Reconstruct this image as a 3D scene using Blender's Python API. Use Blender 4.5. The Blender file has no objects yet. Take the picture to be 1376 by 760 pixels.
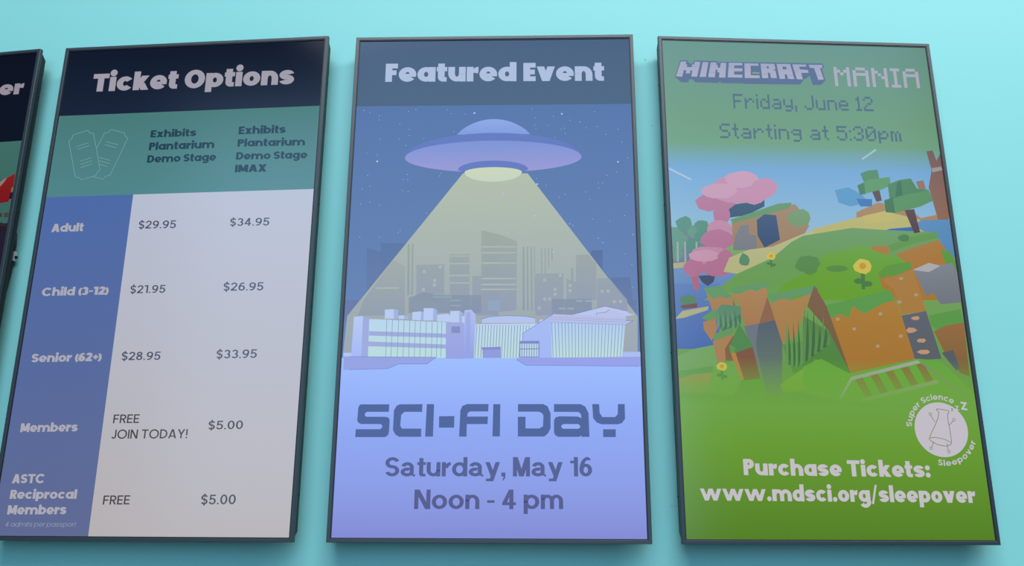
import bpy, bmesh, math, random
from mathutils import Vector, Matrix
random.seed(4)
C = bpy.context.scene.collection
PI = math.pi

# ------------------------------------------------------------------ camera
EYE = 1.55
cam_data = bpy.data.cameras.new('camera'); cam = bpy.data.objects.new('camera', cam_data); C.objects.link(cam)
cam_data.sensor_width = 36.0; cam_data.lens = 36.0 * 1146.4 / 1376.0; cam_data.clip_start = 0.02
pitch, roll = 0.27225, 0.004237
fwd = Vector((0, math.cos(pitch), math.sin(pitch))); up0 = Vector((0, -math.sin(pitch), math.cos(pitch))); rt0 = Vector((1, 0, 0))
rt = rt0 * math.cos(roll) + up0 * math.sin(roll); up = up0 * math.cos(roll) - rt0 * math.sin(roll)
cam.matrix_world = Matrix(((rt.x, up.x, -fwd.x, 0), (rt.y, up.y, -fwd.y, 0), (rt.z, up.z, -fwd.z, EYE), (0, 0, 0, 1)))
bpy.context.scene.camera = cam

# ------------------------------------------------------------------ world, lamps, exposure
def s2l(c):
    c = c / 255.0
    return c / 12.92 if c <= 0.04045 else ((c + 0.055) / 1.055) ** 2.4
def lin(c): return tuple(s2l(x) for x in c)
W = bpy.data.worlds.new('world'); bpy.context.scene.world = W; W.use_nodes = True
W.node_tree.nodes['Background'].inputs[0].default_value = (0.60, 0.85, 0.98, 1)
W.node_tree.nodes['Background'].inputs[1].default_value = 0.10
def area(name, loc, target, sx, sy, power, color):
    d = bpy.data.lights.new(name, 'AREA'); d.shape = 'RECTANGLE'; d.size = sx; d.size_y = sy; d.energy = power; d.color = color
    o = bpy.data.objects.new(name, d); C.objects.link(o); o.location = loc
    o.rotation_euler = (Vector(target) - Vector(loc)).to_track_quat('-Z', 'Y').to_euler(); return o
area('ceiling_light_row', (2.2, -2.50, 7.35), (1.2, 1.9, 2.0), 11.0, 0.8, 800, (0.98, 0.99, 1.0))
area('atrium_daylight', (-0.3, -5.6, 4.6), (-0.3, 1.9, 4.6), 5.4, 6.8, 280, (0.44, 0.70, 1.0))
area('added_side_veil_fill', (-4.3, -5.6, 3.9), (-4.3, 1.9, 3.9), 2.6, 5.4, 50, (0.44, 0.70, 1.0))  # added unseen dim panel, ramps the reflected veil on the left screens
area('added_high_veil_fill', (4.3, -5.6, 7.0), (4.3, 1.9, 7.0), 3.8, 4.2, 90, (0.44, 0.70, 1.0))  # added unseen panel, lifts the veil at the top of the green screen
vs = bpy.context.scene.view_settings
vs.view_transform = 'Standard'; vs.look = 'None'; vs.exposure = 0.0; vs.gamma = 1.0; vs.use_curve_mapping = False

# ------------------------------------------------------------------ materials
def mat(name, col, rough=0.5, spec=0.5, metal=0.0, noise=0.0, nscale=40, bump=0.0, bscale=200):
    m = bpy.data.materials.new(name); m.use_nodes = True; nt = m.node_tree; b = nt.nodes['Principled BSDF']
    b.inputs['Base Color'].default_value = (*col, 1); b.inputs['Roughness'].default_value = rough
    b.inputs['Specular IOR Level'].default_value = spec; b.inputs['Metallic'].default_value = metal
    tc = nt.nodes.new('ShaderNodeTexCoord')
    if noise:
        n = nt.nodes.new('ShaderNodeTexNoise'); n.inputs['Scale'].default_value = nscale; n.inputs['Detail'].default_value = 4
        nt.links.new(tc.outputs['Object'], n.inputs['Vector'])
        mx = nt.nodes.new('ShaderNodeMix'); mx.data_type = 'RGBA'
        mx.inputs['A'].default_value = (*[x * (1 - noise) for x in col], 1); mx.inputs['B'].default_value = (*[min(1, x * (1 + noise)) for x in col], 1)
        nt.links.new(n.outputs['Fac'], mx.inputs['Factor']); nt.links.new(mx.outputs['Result'], b.inputs['Base Color'])
    if bump:
        n = nt.nodes.new('ShaderNodeTexNoise'); n.inputs['Scale'].default_value = bscale; n.inputs['Detail'].default_value = 3
        nt.links.new(tc.outputs['Object'], n.inputs['Vector'])
        bp = nt.nodes.new('ShaderNodeBump'); bp.inputs['Strength'].default_value = bump; bp.inputs['Distance'].default_value = 0.001
        nt.links.new(n.outputs['Fac'], bp.inputs['Height']); nt.links.new(bp.outputs['Normal'], b.inputs['Normal'])
    return m
M_wall = mat('turquoise_wall_paint', (0.215, 0.56, 0.535), 0.55, 0.3, noise=0.015, nscale=1.2, bump=0.10, bscale=260)
M_floor = mat('grey_floor', (0.16, 0.16, 0.165), 0.5, 0.4, noise=0.1, nscale=20)
M_bezel = mat('dark_anodised_bezel', (0.020, 0.032, 0.042), 0.42, 0.6, noise=0.05, nscale=90)
M_shell = mat('black_display_shell', (0.007, 0.010, 0.013), 0.5, 0.4, noise=0.1, nscale=60)
M_lip = mat('inner_bezel_lip', (0.008, 0.009, 0.011), 0.5, 0.4)
M_mount = mat('black_steel_mount', (0.012, 0.012, 0.013), 0.45, 0.5)
M_cable = mat('black_cable_rubber', (0.010, 0.011, 0.013), 0.5, 0.4)
M_tag = mat('pale_cable_tag', (0.42, 0.44, 0.44), 0.6, 0.3)
M_chip = mat('chipped_paint', (0.14, 0.46, 0.49), 0.8, 0.2)
def screen_mat():
    m = bpy.data.materials.new('lit_screen_picture'); m.use_nodes = True; nt = m.node_tree; nt.nodes.clear()
    N = nt.nodes.new; Lk = nt.links.new
    a = N('ShaderNodeVertexColor'); a.layer_name = 'Col'
    em = N('ShaderNodeEmission'); em.inputs['Strength'].default_value = EMIT
    gl = N('ShaderNodeBsdfAnisotropic'); gl.distribution = 'BECKMANN'; gl.inputs['Roughness'].default_value = 0.18; gl.inputs['Color'].default_value = (0.068, 0.068, 0.070, 1)
    ad = N('ShaderNodeAddShader'); tr = N('ShaderNodeBsdfTransparent'); mx = N('ShaderNodeMixShader'); out = N('ShaderNodeOutputMaterial')
    Lk(a.outputs['Color'], em.inputs['Color']); Lk(em.outputs[0], ad.inputs[0]); Lk(gl.outputs[0], ad.inputs[1])
    Lk(a.outputs['Alpha'], mx.inputs[0]); Lk(tr.outputs[0], mx.inputs[1]); Lk(ad.outputs[0], mx.inputs[2]); Lk(mx.outputs[0], out.inputs['Surface'])
    return m
EMIT = 1.0
M_screen = screen_mat()

# ------------------------------------------------------------------ helpers
def obj(name, bm_or_mesh, m, parent=None, smooth=False):
    if isinstance(bm_or_mesh, bmesh.types.BMesh):
        me = bpy.data.meshes.new(name); bmesh.ops.recalc_face_normals(bm_or_mesh, faces=bm_or_mesh.faces)
        bm_or_mesh.to_mesh(me); bm_or_mesh.free()
    else: me = bm_or_mesh
    me.materials.append(m)
    if smooth:
        for p in me.polygons: p.use_smooth = True
    o = bpy.data.objects.new(name, me); C.objects.link(o)
    if parent: o.parent = parent
    return o
def add_box(bm, x0, x1, y0, y1, z0, z1, bev=0.0):
    r = bmesh.ops.create_cube(bm, size=1.0)
    bmesh.ops.scale(bm, vec=(x1 - x0, y1 - y0, z1 - z0), verts=r['verts'])
    bmesh.ops.translate(bm, vec=((x0 + x1) / 2, (y0 + y1) / 2, (z0 + z1) / 2), verts=r['verts'])
    if bev:
        es = list({e for v in r['verts'] for e in v.link_edges})
        bmesh.ops.bevel(bm, geom=es, offset=bev, segments=2, profile=0.5, affect='EDGES')
def loft(bm, rings, cap0=True, cap1=True):
    vs_ = [[bm.verts.new(p) for p in r] for r in rings]; n = len(rings[0])
    for a, b in zip(vs_[:-1], vs_[1:]):
        for i in range(n): bm.faces.new((a[i], a[(i + 1) % n], b[(i + 1) % n], b[i]))
    if cap0: bm.faces.new(vs_[0])
    if cap1: bm.faces.new(vs_[-1])
def tube(bm, pts, r, n=8):
    rings = []
    for i, p in enumerate(pts):
        p = Vector(p); t = (Vector(pts[min(i + 1, len(pts) - 1)]) - Vector(pts[max(i - 1, 0)])).normalized()
        a = t.cross(Vector((0, 1, 0.1))).normalized(); b = t.cross(a)
        rings.append([p + a * r * math.cos(2 * PI * k / n) + b * r * math.sin(2 * PI * k / n) for k in range(n)])
    loft(bm, rings)

# ------------------------------------------------------------------ the curved wall and the floor
U = 0.7
CX, CY, RAD = 0.18 * U, 19.478 * U, 16.75 * U - 0.0495       # convex wall, bulging towards the viewer
def wall_pt(ang, r, z): return (CX + r * math.sin(ang), CY - r * math.cos(ang), z)
bm = bmesh.new(); NS = 120; A0, A1 = -0.42, 0.40
rows = []
for k in range(NS + 1):
    a = A0 + (A1 - A0) * k / NS
    rows.append([bm.verts.new(wall_pt(a, RAD, 0)), bm.verts.new(wall_pt(a, RAD, 4.6)), bm.verts.new(wall_pt(a, RAD - 0.15, 4.6)), bm.verts.new(wall_pt(a, RAD - 0.15, 0))])
for a, b in zip(rows[:-1], rows[1:]):
    for i in range(4): bm.faces.new((a[i], a[(i + 1) % 4], b[(i + 1) % 4], b[i]))
bm.faces.new(rows[0]); bm.faces.new(rows[-1])
wall = obj('wall_front', bm, M_wall)
for p in wall.data.polygons: p.use_smooth = abs(p.normal.z) < 0.5 and len(p.vertices) == 4 and p.area < 1.0 and p.index < 4 * NS
for e in wall.data.edges:
    v0, v1 = (wall.data.vertices[i].co for i in e.vertices)
    if abs(v0.z - v1.z) < 0.01: e.use_edge_sharp = True
wall['kind'] = 'structure'
bm = bmesh.new(); add_box(bm, -6, 6, -6.5, 3.6, -0.1, 0); fl = obj('floor', bm, M_floor); fl['kind'] = 'structure'

# ------------------------------------------------------------------ a sheet of flat picture pieces on a screen, in millimetres from the display's top-left corner
HT = 1227.1
class Sheet:
    def __init__(s, parent, y, veil):
        s.parent = parent; s.y = y; s.n = 0; s.v = veil; s.f = []
    def c(s, col):
        return tuple(max(0.0004, s2l(x) - q) for x, q in zip(col, s.v))
    def poly(s, pts, c0, c1=None, a=1.0, a1=None, axis=1, lay=True):
        lo = min(p[axis] for p in pts); hi = max(p[axis] for p in pts)
        k0 = s.c(c0); k1 = s.c(c1) if c1 else k0; a1 = a if a1 is None else a1
        cols = []
        for p in pts:
            t = (p[axis] - lo) / (hi - lo or 1)
            cols.append(tuple(x + (y - x) * t for x, y in zip(k0, k1)) + (a + (a1 - a) * t,))
        if lay: s.n += 1
        s.f.append((pts, s.n, cols))
    def many(s, polys, c0, c1=None, a=1.0):
        s.n += 1
        if not polys: return
        lo = min(p[1] for q in polys for p in q); hi = max(p[1] for q in polys for p in q)
        k0 = s.c(c0); k1 = s.c(c1) if c1 else k0
        for q in polys:
            s.f.append((q, s.n + (len(s.f) % 13) * 0.07, [tuple(x + (y - x) * ((p[1] - lo) / (hi - lo or 1)) for x, y in zip(k0, k1)) + (a,) for p in q]))
    def line(s, pts, w, col, closed=False, a=1.0):
        s.many(polyline(pts, w, closed), col, a=a)
    def ell(s, cx, cy, rx, ry, c0, c1=None, a=1.0, n=28, a0=0, a1=360):
        s.poly([(cx + rx * math.cos(math.radians(a0 + (a1 - a0) * k / n)), cy - ry * math.sin(math.radians(a0 + (a1 - a0) * k / n))) for k in range(n + (a1 - a0 < 360))], c0, c1, a)
    def flush(s, name):
        vv, ff, cc = [], [], []
        for pts, n, cols in s.f:
            i = len(vv)
            for u, v in pts: vv.append(((u - 350) / 1000, s.y - n * 0.000006, (HT - v) / 1000))
            ff.append(tuple(range(i, i + len(pts)))); cc += cols
        me = bpy.data.meshes.new(name); me.from_pydata(vv, [], ff)
        at = me.color_attributes.new('Col', 'FLOAT_COLOR', 'CORNER')
        at.data.foreach_set('color', [x for c in cc for x in c])
        s.f = []
        return obj(name, me, M_screen, s.parent)
def polyline(pts, w, closed=False):
    out = []; n = len(pts)
    for i in range(n if closed else n - 1):
        (x0, y0), (x1, y1) = pts[i], pts[(i + 1) % n]
        d = math.hypot(x1 - x0, y1 - y0) or 1; dx, dy = (x1 - x0) / d, (y1 - y0) / d; h = w / 2
        x0 -= dx * h * .4; y0 -= dy * h * .4; x1 += dx * h * .4; y1 += dy * h * .4
        out.append([(x0 - dy * h, y0 + dx * h), (x1 - dy * h, y1 + dx * h), (x1 + dy * h, y1 - dx * h), (x0 + dy * h, y0 - dx * h)])
    return out

# ------------------------------------------------------------------ drawn letters: cap height 1, baseline 0
class Face:
    def __init__(s, w, t, x=0.77, asc=1.05, o=None, sb=0.035, capw=1.0, helv=False, desc=0.26):
        s.w, s.t, s.x, s.asc, s.sb, s.k, s.helv, s.desc = w, t, x, asc, sb, capw, helv, desc
        s.o = o or x * 1.06
    def R(s, x0, y0, x1, y1): return [(x0, y0), (x1, y0), (x1, y1), (x0, y1)]
    def Ln(s, x0, y0, x1, y1, w):                                  # slanted stroke, cut level, w = level width
        return [(x0 - w / 2, y0), (x0 + w / 2, y0), (x1 + w / 2, y1), (x1 - w / 2, y1)]
    def A(s, cx, cy, rx, ry, a0, a1, w=None, t=None):
        w = w or s.w; t = t or s.t; n = max(4, int(abs(a1 - a0) / 14)); out = []
        f = lambda a, p, q: (cx + p * math.cos(math.radians(a)), cy + q * math.sin(math.radians(a)))
        for k in range(n):
            b0 = a0 + (a1 - a0) * k / n; b1 = a0 + (a1 - a0) * (k + 1) / n
            out.append([f(b0, rx, ry), f(b1, rx, ry), f(b1, rx - w, ry - t), f(b0, rx - w, ry - t)])
        return out
    def dot(s, cx, cy, r):
        return [[(cx + r * math.cos(2 * PI * k / 14), cy + r * math.sin(2 * PI * k / 14)) for k in range(14)]]
    def S(s, W, h, w=None, t=None):
        w = w or s.w; t = t or s.t; ry = (h + t) / 4
        return s.A(W / 2, h - ry, W / 2, ry, 18, 270, w, t) + s.A(W / 2, ry, W / 2, ry, 90, -162, w, t)
    def g(s, ch):
        w, t, x, o, K = s.w, s.t, s.x, s.o, s.k; hw = max(0, w - .2) * .8; R, L, A, asc, d = s.R, s.Ln, s.A, s.asc, s.desc
        ring = A(o / 2, x / 2, o / 2, x / 2, 0, 360); nw = x * 0.98 + hw if not s.helv else x * 0.92; r = nw / 2
        thin = w * 0.82
        if ch == ' ': return 0.30, []
        if ch == 'o': return o, ring
        if ch == 'c': return o * 0.94, A(o / 2, x / 2, o / 2, x / 2, 38, 322)
        if ch == 'e':
            b = min(t * .62, x * .2); y = x / 2 - b * .3
            return o, A(o / 2, x / 2, o / 2, x / 2, -4, 322 if w > .22 else 328) + [R(w * .6, y - b / 2, o - 0.01, y + b / 2)]
        if ch == 'a' and s.helv:
            W_ = x * .95; b = x * .62
            return W_ + .04, A(W_ * .47, x - x * .36, W_ * .45, x * .36, 0, 165) + [R(W_ * .92 - w, 0.05, W_ * .92, x * .64), R(W_ * .86, 0, W_ + .02, t * .6)] + A(W_ * .46, b / 2, W_ * .46, b / 2, 60, 330)
        if ch in 'aqdg':
            y1 = asc if ch == 'd' else x; y0 = -d if ch == 'q' else 0
            p = ring + [R(o - w * .92, y0 if ch != 'g' else 0, o + w * .08, y1)]
            if ch == 'g': p += A(o * .54, 0.06, o * .54, 0.06 + d + .06, 215, 360)
            return o + w * .08, p
        if ch in 'bp':
            return o + w * .08, [[(u + w * .08, v) for u, v in q] for q in ring] + [R(0, -d if ch == 'p' else 0, w, asc if ch == 'b' else x)]
        if ch in 'nh':
            return nw, [R(0, 0, w, asc if ch == 'h' else x), R(nw - w, 0, nw, x - r)] + A(r, x - r, r, r, 0, 180, w, t)
        if ch == 'm':
            m = nw * (0.90 + max(0, w - .17) * 1.1); q = m / 2
            return m * 2 - w, [R(0, 0, w, x), R(m - w, 0, m, x - q), R(2 * m - 2 * w, 0, 2 * m - w, x - q)] + A(q, x - q, q, q, 0, 180) + A(m - w + q, x - q, q, q, 0, 180)
        if ch == 'u': return nw, [R(nw - w, 0, nw, x), R(0, r, w, x)] + A(r, r, r, r, 180, 360, w, t)
        if ch == 'r': return w + x * .32, [R(0, 0, w, x)] + A(w + x * .32, x * .5, x * .46, x * .5, 90, 165, w, t)
        if ch == 'l': return w, [R(0, 0, w, asc)]
        if ch == 'i':
            q = w * .56
            return w, [R(0, 0, w, x)] + s.dot(w / 2, x + q * .85 + (.06 if not s.helv else .08), q if not s.helv else w * .5)
        if ch == 't':
            if s.helv: return w + .2, [R(.1, .12, .1 + w, .95), R(0, x - t * .9, w + .22, x), R(.1 + w * .5, 0, w + .22, t * .85)] + A(.1 + w * .8, w * .8, w * .8, w * .8, 180, 270, w, t)
            return w + .20, [R(.07, w * .6, .07 + w, .99), R(0, x - t * .9, w + .20, x), R(.07 + w * .7, 0, w + .18, t * .92)] + A(.07 + w * .75, w * .75, w * .75, w * .75, 180, 270, w * .7, t * .7) + [[(.07, w * .75), (.07 + w, w * .75), (.07 + w, .1), (.07 + w * .4, .07)]]
        if ch == 'k': return w + x * .64, [R(0, 0, w, asc), L(w * .8 + .02, x * .42, w + x * .62 - w * .6, x, w * 1.15), L(w * 1.0 + .06, x * .5, w + x * .64 - w * .6, 0, w * 1.2)]
        if ch == 'v': return x * 1.02 + hw, [L(w * .55, x, x * .51 + hw / 2, 0, w * 1.1), L(x * 1.02 + hw - w * .55, x, x * .51 + hw / 2, 0, w * 1.1)]
        if ch == 'w':
            q = x * .40; p = w * .95
            return 4 * q + p, [L(p / 2, x, p / 2 + q, 0, p), L(p / 2 + 2 * q, x, p / 2 + q, 0, p), L(p / 2 + 2 * q, x, p / 2 + 3 * q, 0, p), L(p / 2 + 4 * q, x, p / 2 + 3 * q, 0, p)]
        if ch == 'x': return x * 1.02, [L(w * .6, x, x * 1.02 - w * .6, 0, w * 1.15), L(x * 1.02 - w * .6, x, w * .6, 0, w * 1.15)]
        if ch == 'y':
            W_ = x * .98; e = -d
            return W_, [L(w * .55, x, W_ * .52, .03, w * 1.1), L(W_ - w * .55, x, W_ * .5 - (W_ * .5 - w * .55) * (-e) / x * .8, e + .0, w * 1.1), R(W_ * .06, e, W_ * .5 - (W_ * .5 - w * .55) * (-e) / x * .8, e + t * .85)]
        if ch == 'z': return x * .85, [R(0, 0, x * .85, t * .8), R(0, x - t * .8, x * .85, x), L(w * .6, t * .5, x * .85 - w * .6, x - t * .5, w)]
        if ch == 's': return x * .84 + hw, s.S(x * .84 + hw, x)
        if ch == 'S': return .70 * K, s.S(.70 * K, 1.0)
        if ch == '$':
            q = s.S(.58, 1.0); return .58, q + [R(.29 - w * .4, -.12, .29 + w * .4, .08), R(.29 - w * .4, .92, .29 + w * .4, 1.12), R(.29 - w * .2, 0, .29 + w * .2, 1)]
        if ch == 'T': return .72 * K + hw, [R(0, 1 - t, .72 * K + hw, 1), R(.36 * K + hw / 2 - w / 2, 0, .36 * K + hw / 2 + w / 2, 1)]
        if ch == 'F': return .60 * K, [R(0, 0, w, 1), R(0, 1 - t, .60 * K, 1), R(0, .50 - t / 2 + .0, .54 * K, .50 + t / 2)]
        if ch == 'E': return .60 * K, [R(0, 0, w, 1), R(0, 1 - t, .60 * K, 1), R(0, .5 - t / 2, .56 * K, .5 + t / 2), R(0, 0, .60 * K, t)]
        if ch == 'I': return w, [R(0, 0, w, 1)]
        if ch in 'PR':
            h = .60; W_ = .66 * K; q = [R(0, 0, w, 1), R(0, 1 - t, W_ - h / 2, 1), R(0, 1 - h, W_ - h / 2, 1 - h + t)] + A(W_ - h / 2, 1 - h / 2, h / 2, h / 2, -90, 90)
            if ch == 'R': q += [L(W_ * .52, 1 - h + .05, W_ - w * .45, 0, w * 1.15)]
            return W_, q
        if ch == 'D': return .80 * K, [R(0, 0, w, 1), R(0, 1 - t, .80 * K - .5, 1), R(0, 0, .80 * K - .5, t)] + A(.80 * K - .5, .5, .5, .5, -90, 90)
        if ch == 'O': return 1.04 * K, A(.52 * K, .5, .52 * K, .52, 0, 360)
        if ch == 'C': return .98 * K, A(.52 * K, .5, .52 * K, .52, 40, 320)
        if ch == 'G': return .98 * K, A(.52 * K, .5, .52 * K, .52, 40, 345)
        if ch == 'J': return .52, [R(.52 - w, .25, .52, 1)] + A(.26, .26, .26, .26, 195, 360)
        if ch == 'N': return .78 * K, [R(0, 0, w, 1), R(.78 * K - w, 0, .78 * K, 1), L(w * .62, 1, .78 * K - w * .62, 0, w * 1.2)]
        if ch == 'M':
            W_ = (.95 if not s.helv else .84) * K
            return W_, [R(0, 0, w, 1), R(W_ - w, 0, W_, 1), L(w * .62, 1, W_ / 2, .12 if not s.helv else 0, w * 1.15), L(W_ - w * .62, 1, W_ / 2, .12 if not s.helv else 0, w * 1.15)]
        if ch == 'A':
            W_ = .86 * K
            return W_, [L(w * .58, 0, W_ / 2 - .02, 1, w * 1.12), L(W_ - w * .58, 0, W_ / 2 + .02, 1, w * 1.12), R(W_ * .25, .18, W_ * .75, .18 + t * .85)]
        if ch == 'X': return .82 * K, [L(w * .6, 1, .82 * K - w * .6, 0, w * 1.2), L(.82 * K - w * .6, 1, w * .6, 0, w * 1.2)]
        if ch == 'Y': return .80 * K, [L(w * .6, 1, .40 * K, .42, w * 1.15), L(.80 * K - w * .6, 1, .40 * K, .42, w * 1.15), R(.40 * K - w / 2, 0, .40 * K + w / 2, .46)]
        if ch == '0': return .62, A(.31, .5, .31, .51, 0, 360)
        if ch == '1':
            W_ = .30 + w * .4
            return W_, [R(W_ - w, 0, W_, 1), [(0, .98 - t), (W_ - w * .5, 1 - t if not s.helv else .72), (W_ - w * .3, 1), (0, 1)] if not s.helv else R(0, .68, W_ - w * .5, .68 + t * .8)]
        if ch == '2': return .60, A(.30, .70, .30, .31, -8, 172) + [R(0, 0, .60, t), [(0, 0), (w * 1.15, 0), (.60 - .02, .64), (.60 - w + .0, .68)], [(0, t), (w * .2, 0), (w * 1.3, t), (.60 - w * .1, .58), (.60 - w * .95, .62)]]
        if ch == '3': return .60, A(.29, 1 - (1 + t) / 4, .28, (1 + t) / 4, -90, 160) + A(.30, (1 + t) / 4, .30, (1 + t) / 4, 90, -160)
        if ch == '4': return .66, [R(.44 - w / 2, 0, .44 + w / 2, 1), R(0, .20, .66, .20 + t * .9), [(0, .20), (w * 1.05, .20 + t * .5), (.44 - w * .2, .78), (.44, 1), (.44 - w * .6, 1), (0, .20 + t * .7)]]
        if ch == '5': return .60, [R(.08, 1 - t, .57, 1), [(.08, 1), (.05, .42), (.05 + w * .85, .46), (.08 + w * .8, 1)]] + A(.29, .33, .31, .34, -162, 142)
        if ch in '69':
            q = A(.31, .33, .31, .33, 0, 360) + A(.40, .33, .40, .67, 95, 180) + [[(.31, 1 - t * .0), (.31, 1 - t), (.54, .84), (.56, .88), (.5, .96), (.42, 1.0)]]
            if ch == '9': q = [[(.62 - a, 1 - b) for a, b in p] for p in q]
            return .62, q
        if ch == '8': return .60, A(.30, 1 - .245 - .005, .27, .25, 0, 360) + A(.30, .285, .30, .285, 0, 360)
        if ch == '(': return .26, A(.62, .42, .62, .72, 135, 225, w * .8, t * .8)
        if ch == ')': return .26, A(-.36, .42, .62, .72, -45, 45, w * .8, t * .8)
        if ch == '+': return .5, [R(0, .48 - t * .38, .5, .48 + t * .38), R(.25 - w * .38, .23, .25 + w * .38, .73)]
        if ch == '-': return .36, [R(0, .38 - (0 if not s.helv else .06), .36, .38 + t * .8 - (0 if not s.helv else .06))]
        if ch == '.': return w * 1.05, s.dot(w * .52, w * .5, w * .54) if not s.helv else [R(0, 0, w, w)]
        if ch == ':': return w * 1.05, s.dot(w * .52, w * .5, w * .56) + s.dot(w * .52, x - w * .5, w * .56)
        if ch == ',': return w, [R(0, 0, w, w), [(w * .5, 0), (w, 0), (w, -.06), (w * .55, -.2), (.05, -.2), (w * .5, -.08)]]
        if ch == '!': return w, [R(0, .32, w, 1)] + s.dot(w * .5, w * .5, w * .56)
        if ch == '/': return .46, [L(.07, -.12, .39, 1.06, w * .5)]
        raise KeyError(ch)
    def layout(s, text, kern=0.0):
        x = 0; out = []
        for i, ch in enumerate(text):
            a, ps = s.g(ch)
            if ch in '0123456789()-+' and not s.helv:
                e = 1 + max(0, s.w - .16) * 1.5; a *= e; ps = [[(u * e, v) for u, v in q] for q in ps]
            if ch == ' ': x += a; continue
            out.append((x, a, ps)); x += a + s.sb * 2 + kern
        return out, x - s.sb * 2 - kern
    def text(s, sheet, text, box, col, c1=None, slant=0.0):
        u0, v0, u1, v1, cap = box; gl, tot = s.layout(text); k = (u1 - u0) / tot; sl = (v1 - v0) / (u1 - u0)
        polys = []
        for x, a, ps in gl:
            for p in ps: polys.append([(u0 + (x + px) * k + slant * py * cap, v0 + (x + px) * k * sl - py * cap) for px, py in p])
        sheet.many(polys, col, c1)
    def arc(s, sheet, text, cx, cy, r, a0, a1, cap, col, inner=False):
        gl, tot = s.layout(text, 0.05); out = []
        for x, a, ps in gl:
            for p in ps:
                q = []
                for px, py in p:
                    t = math.radians(a0 + (a1 - a0) * (x + px) / tot); rr = r + py * cap if not inner else r - py * cap
                    q.append((cx + rr * math.sin(t), cy - rr * math.cos(t)))
                out.append(q)
        sheet.many(out, col)
BLACK = Face(.345, .26, x=.80, o=.91, sb=.028, capw=1.05)
HEAVY = Face(.28, .225, x=.78, o=.83, sb=.026, capw=1.08)
BOLD = Face(.25, .21, x=.78, o=.82, sb=.03)
MED = Face(.155, .145, x=.75, sb=.055)
LIGHT = Face(.085, .08, x=.74, sb=.06)
HELV = Face(.20, .165, x=.74, o=.74, asc=1.0, sb=.035, helv=True, desc=.25)
CHUNK = Face(.28, .225, x=.73, o=.76, sb=.034, desc=.30, capw=1.0)
BADGE = Face(.20, .18, x=.76, sb=.05)
PIX = {'F': '11111 1.... 1.... 1111. 1.... 1.... 1....', 'r': '..... ..... 1.11. 11..1 1.... 1.... 1....', 'i': '1 . 1 1 1 1 1', 'd': '....1 ....1 .11.1 1..11 1...1 1...1 .1111',
       'a': '..... ..... .111. ....1 .1111 1...1 .1111', 'y': '..... ..... 1...1 1...1 1...1 .1111 ....1 .111.', ',': '. . . . . 1 1 1', 'J': '....1 ....1 ....1 ....1 ....1 1...1 .111.',
       'u': '..... ..... 1...1 1...1 1...1 1...1 .1111', 'n': '..... ..... 1111. 1...1 1...1 1...1 1...1', 'e': '..... ..... .111. 1...1 11111 1.... .1111', '1': '.1. 11. .1. .1. .1. .1. 111',
       '2': '.111. 1...1 ....1 ..11. .1... 1.... 11111', 'S': '.1111 1.... 1.... .111. ....1 ....1 1111.', 't': '.1. .1. 111 .1. .1. .1. ..1', 'g': '..... ..... .1111 1...1 .1111 ....1 ....1 .111.',
       '5': '11111 1.... 1111. ....1 ....1 1...1 .111.', ':': '. . 1 . . . 1', '3': '.111. 1...1 ....1 ..11. ....1 1...1 .111.', '0': '.111. 1...1 1..11 1.1.1 11..1 1...1 .111.',
       'p': '..... ..... 1.11. 11..1 1...1 1111. 1.... 1....', 'm': '..... ..... 11.1. 1.1.1 1.1.1 1.1.1 1.1.1', 'M': '1...1 11.11 1.1.1 1...1 1...1 1...1 1...1', 'A': '.111. 1...1 11111 1...1 1...1 1...1 1...1',
       'N': '1...1 11..1 1.1.1 1..11 1...1 1...1 1...1', 'I': '111 .1. .1. .1. .1. .1. 111'}
def pixel_text(sheet, text, box, col):
    u0, v0, u1, v1, cap = box; cells = []; x = 0
    for ch in text:
        if ch == ' ': x += 3; continue
        rws = PIX[ch].split()
        for j, rw in enumerate(rws):
            i = 0
            while i < len(rw):
                if rw[i] == '1':
                    k = i
                    while k < len(rw) and rw[k] == '1': k += 1
                    cells.append((x + i, x + k, j)); i = k
                else: i += 1
        x += len(rws[0]) + 1
    k = (u1 - u0) / (x - 1); sl = (v1 - v0) / (u1 - u0); h = cap / 7.0
    sheet.many([[(u0 + a * k, v0 + a * k * sl - cap + j * h), (u0 + b * k, v0 + b * k * sl - cap + j * h), (u0 + b * k, v0 + b * k * sl - cap + (j + 1.03) * h), (u0 + a * k, v0 + a * k * sl - cap + (j + 1.03) * h)] for a, b, j in cells], col)

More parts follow.
